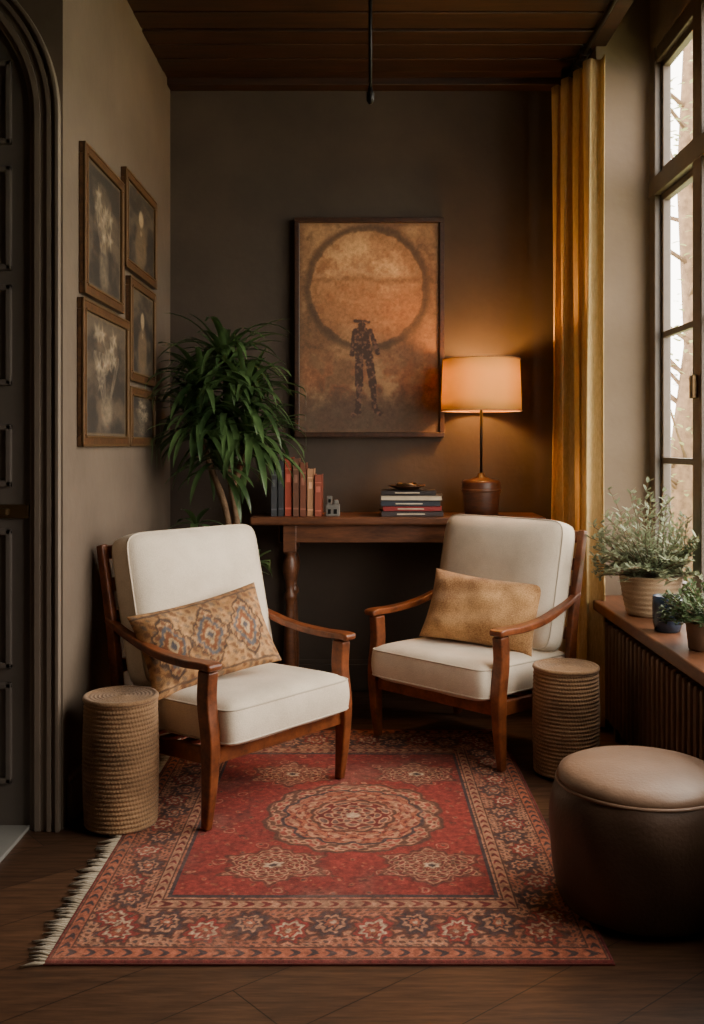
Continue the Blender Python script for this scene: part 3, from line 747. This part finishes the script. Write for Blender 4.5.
lathe('pot',[(.09,0),(.10,.005),(.125,.15),(.135,.235),(.14,.24),(.14,.26),(.125,.26),(.122,.235),(.001,.235)],mat_mottle('clay_pot',S(70,56,46),S(100,82,68),8,.7,50,.3,.004),pl,(PX,PY,0),40)
lathe('soil',[(.120,.236),(.06,.242),(.001,.244)],M_soil,pl,(PX,PY,0),30)
stems=[[(PX+.04,PY-.02,.22),(-.495,4.05,.5),(-.50,4.05,.8),(-.535,4.07,1.0),(-.545,4.08,1.20)],
       [(PX+.02,PY,.22),(-.515,4.06,.5),(-.535,4.05,.8),(-.60,4.05,1.0),(-.64,4.04,1.14)],
       [(-.52,4.06,.93),(-.49,4.06,1.0),(-.46,4.05,1.10)],
       [(-.545,4.08,1.18),(-.54,4.08,1.3),(-.55,4.08,1.42)]]
for i,s in enumerate(stems):
    P=smooth_path(s,16); tube('stem_%d'%i,P,[.016-.004*k/16+.0015*math.sin(k*2.1) for k in range(17)],M_bark,pl,10)
V=[];F=[]
for hx,hy,hz,nn_,ll in ((-.545,4.08,1.20,64,.34),(-.65,4.04,1.16,60,.30),(-.44,4.05,1.12,60,.30),(-.55,4.08,1.44,70,.31),(-.56,4.03,1.04,36,.27),(-.46,4.03,1.30,44,.29),(-.64,4.03,1.34,44,.29)):
    for i in range(nn_):
        a=i*2.39996+random.uniform(-.3,.3); el=math.radians(random.uniform(-15,72))
        d=(math.cos(a)*math.cos(el),math.sin(a)*math.cos(el)*.9,math.sin(el)); z=hz+random.uniform(-.05,.03)
        leafdata((hx,hy,z),d,ll*random.uniform(.7,1.15),random.uniform(.022,.032),random.uniform(2.5,6.0),V,F,9,.3,(LW+.025,-.22,3.7,BW-.03,1))
for hx,hy,hz,nn_,ll in ((PX-.10,PY-.08,.78,9,.13),(PX+.13,PY-.10,.62,14,.16),(PX+.07,PY-.10,.56,8,.13)):
    for i in range(nn_):
        a=i*2.39996; el=math.radians(random.uniform(0,60)); d=(math.cos(a)*math.cos(el),math.sin(a)*math.cos(el),math.sin(el))
        leafdata((hx,hy,hz),d,ll*random.uniform(.7,1.1),.032,7,V,F,7,.25,(LW+.025,-.36,3.7,CY0-.01))
    tube('side_stem',[(PX,PY,.23),((hx+PX)/2+.02,(hy+PY)/2,hz*.6+.1),(hx,hy,hz)],.005,M_bark,pl,6)
obj('leaves',V,F,M_drac,pl,True,recalc=False)

def bush(name,loc,R,Hb,nst,mat,potprof,potmat,lims,leaf=.022,lw=.009,ribs=0):
    e=empty(name,loc)
    lathe('pot',potprof,potmat,e,(0,0,0),48,(lambda a,j,z:.0015*math.sin(a*ribs)) if ribs else None)
    topz=max(z for r,z in potprof); V=[];F=[];Vs=[];Fs=[]
    lathe('soil',[(potprof[-3][0]*.9,topz-.02),(.001,topz-.015)],M_soil,e,(0,0,0),24)
    for i in range(nst):
        a=i*2.39996; rr=math.sqrt((i+.5)/nst); el=math.radians(88-66*rr+random.uniform(-8,8)); L_=random.uniform(.75,1.1)*(Hb*(1-rr)+R*1.05*rr)
        p=Vector((math.cos(a)*.02,math.sin(a)*.02,topz-.02)); d=Vector((math.cos(a)*math.cos(el),math.sin(a)*math.cos(el),math.sin(el)))
        P=[];m=12
        for k in range(m+1):
            q=p.copy(); q.x=min(max(q.x,lims[0]),lims[1]); P.append(tuple(q))
            if k>2:
                for s in range(3):
                    b=random.uniform(0,6.28); dd=(d*.6+Vector((math.cos(b),math.sin(b),random.uniform(-.3,.7)))).normalized()
                    leafdata(q,dd,leaf*random.uniform(.7,1.3),lw,3,V,F,3,.2,(lims[0]-.02,lims[1]+.01,-9,9))
            p=p+d*(L_/m); d=(d+Vector((random.uniform(-.12,.12),random.uniform(-.12,.12),-.05))).normalized()
        v_,f_=tubedata(P,.0015,5); k=len(Vs); Vs+=v_; Fs+=[tuple(x+k for x in f) for f in f_]
    obj('stems',Vs,Fs,M_bark,e,True); obj('leaves',V,F,mat,e,True,recalc=False); return e
M_basket=mat_fabric('basket_clay',S(136,110,82),S(182,154,120),bstr=.8)
bp=[(.076,0),(.083,.004)]+[(.083+.024*(k/28)**.8+.003*abs(math.sin(k*math.pi/4)),.006+.125*k/28) for k in range(29)]+[(.110,.133),(.110,.142),(.100,.142),(.098,.12),(.001,.12)]
bush('potted_sage_bush',(1.030,3.54,.50),.200,.36,130,M_olive,bp,M_basket,(-.185,.10),.028,.010)
bp2=[(.04,0),(.046,.004),(.052,.06),(.055,.085),(.056,.09),(.05,.09),(.048,.08),(.001,.08)]
bush('potted_herb',(1.01,2.93,.50),.11,.16,90,M_herb,bp2,mat_mottle('terracotta',S(96,70,52),S(130,98,74),9,.8,60,.3,.003),(-.11,.09),.018,.009)
mug=empty('blue_ceramic_cup',(.99,3.22,.50))
lathe('cup',[(.034,0),(.040,.003),(.046,.03),(.048,.09),(.046,.115),(.043,.115),(.043,.09),(.038,.012),(.001,.010)],mat_mottle('glazed_blue',S(34,44,62),S(58,76,100),14,.25,40,.1,.002),mug,(0,0,0),40)

# ------------------------------------------------------------------ outside
box('ground_garden',(1.4,-6,-.8),(30,40,-.7),mat_mottle('grass',S(120,126,80),S(150,150,100),3,.9,20,.4,.02))
tr=empty('garden_tree',(0,0,-.7)); TX=3.95
tube('trunk',[(TX,12,0),(TX-.1,12,1.5),(TX+.1,12.1,3),(TX-.05,12,5),(TX,12,7)],[.2,.16,.13,.1,.05],M_bark,tr,10)
V=[];F=[];Vb=[];Fb=[]
for i in range(60):
    z=random.uniform(1.2,7.5); a=random.uniform(0,6.28); L_=random.uniform(.7,2.0)
    tip=(TX+math.cos(a)*L_,12+math.sin(a)*L_,z+random.uniform(-.2,.8))
    v_,f_=tubedata([(TX,12,z-.4),((TX+tip[0])/2,(12+tip[1])/2,z),tip],[.03,.018,.007],5); k=len(Vb);Vb+=v_;Fb+=[tuple(x+k for x in f) for f in f_]
    for j in range(34):
        t=random.uniform(.25,1.1); p=(TX+(tip[0]-TX)*t+random.gauss(0,.22),12+(tip[1]-12)*t+random.gauss(0,.22),z-.2+(tip[2]-z)*t+random.gauss(0,.22))
        b=random.uniform(0,6.28); leafdata(p,(math.cos(b),math.sin(b),random.uniform(-.5,.5)),.10,.055,3,V,F,3,.2)
obj('branches',Vb,Fb,M_bark,tr,True); obj('leaves',V,F,M_tree,tr,True,recalc=False)

# ------------------------------------------------------------------ world + lights
w=bpy.data.worlds.new('World'); scene.world=w; w.use_nodes=True
bg=w.node_tree.nodes['Background']; bg.inputs['Color'].default_value=(1.0,.91,.79,1); bg.inputs['Strength'].default_value=12.5
ld=bpy.data.lights.new('window_portal','AREA'); ld.shape='RECTANGLE'; ld.size=2.2; ld.size_y=2.8; ld.cycles.is_portal=True
lo=bpy.data.objects.new('window_portal',ld); COL.objects.link(lo); lo.location=(WX+.06,2.66,1.6); lo.rotation_euler=(0,math.radians(90),0)

# ------------------------------------------------------------------ camera
cd=bpy.data.cameras.new('camera'); cam=bpy.data.objects.new('camera',cd); COL.objects.link(cam)
cam.location=(0,0,1.1); cam.rotation_euler=(math.radians(90),0,0)
cd.sensor_fit='AUTO'; cd.sensor_width=36; cd.lens=1000/1024*36; cd.shift_x=-8/1024; cd.shift_y=-67/1024; cd.clip_start=.05
scene.camera=cam
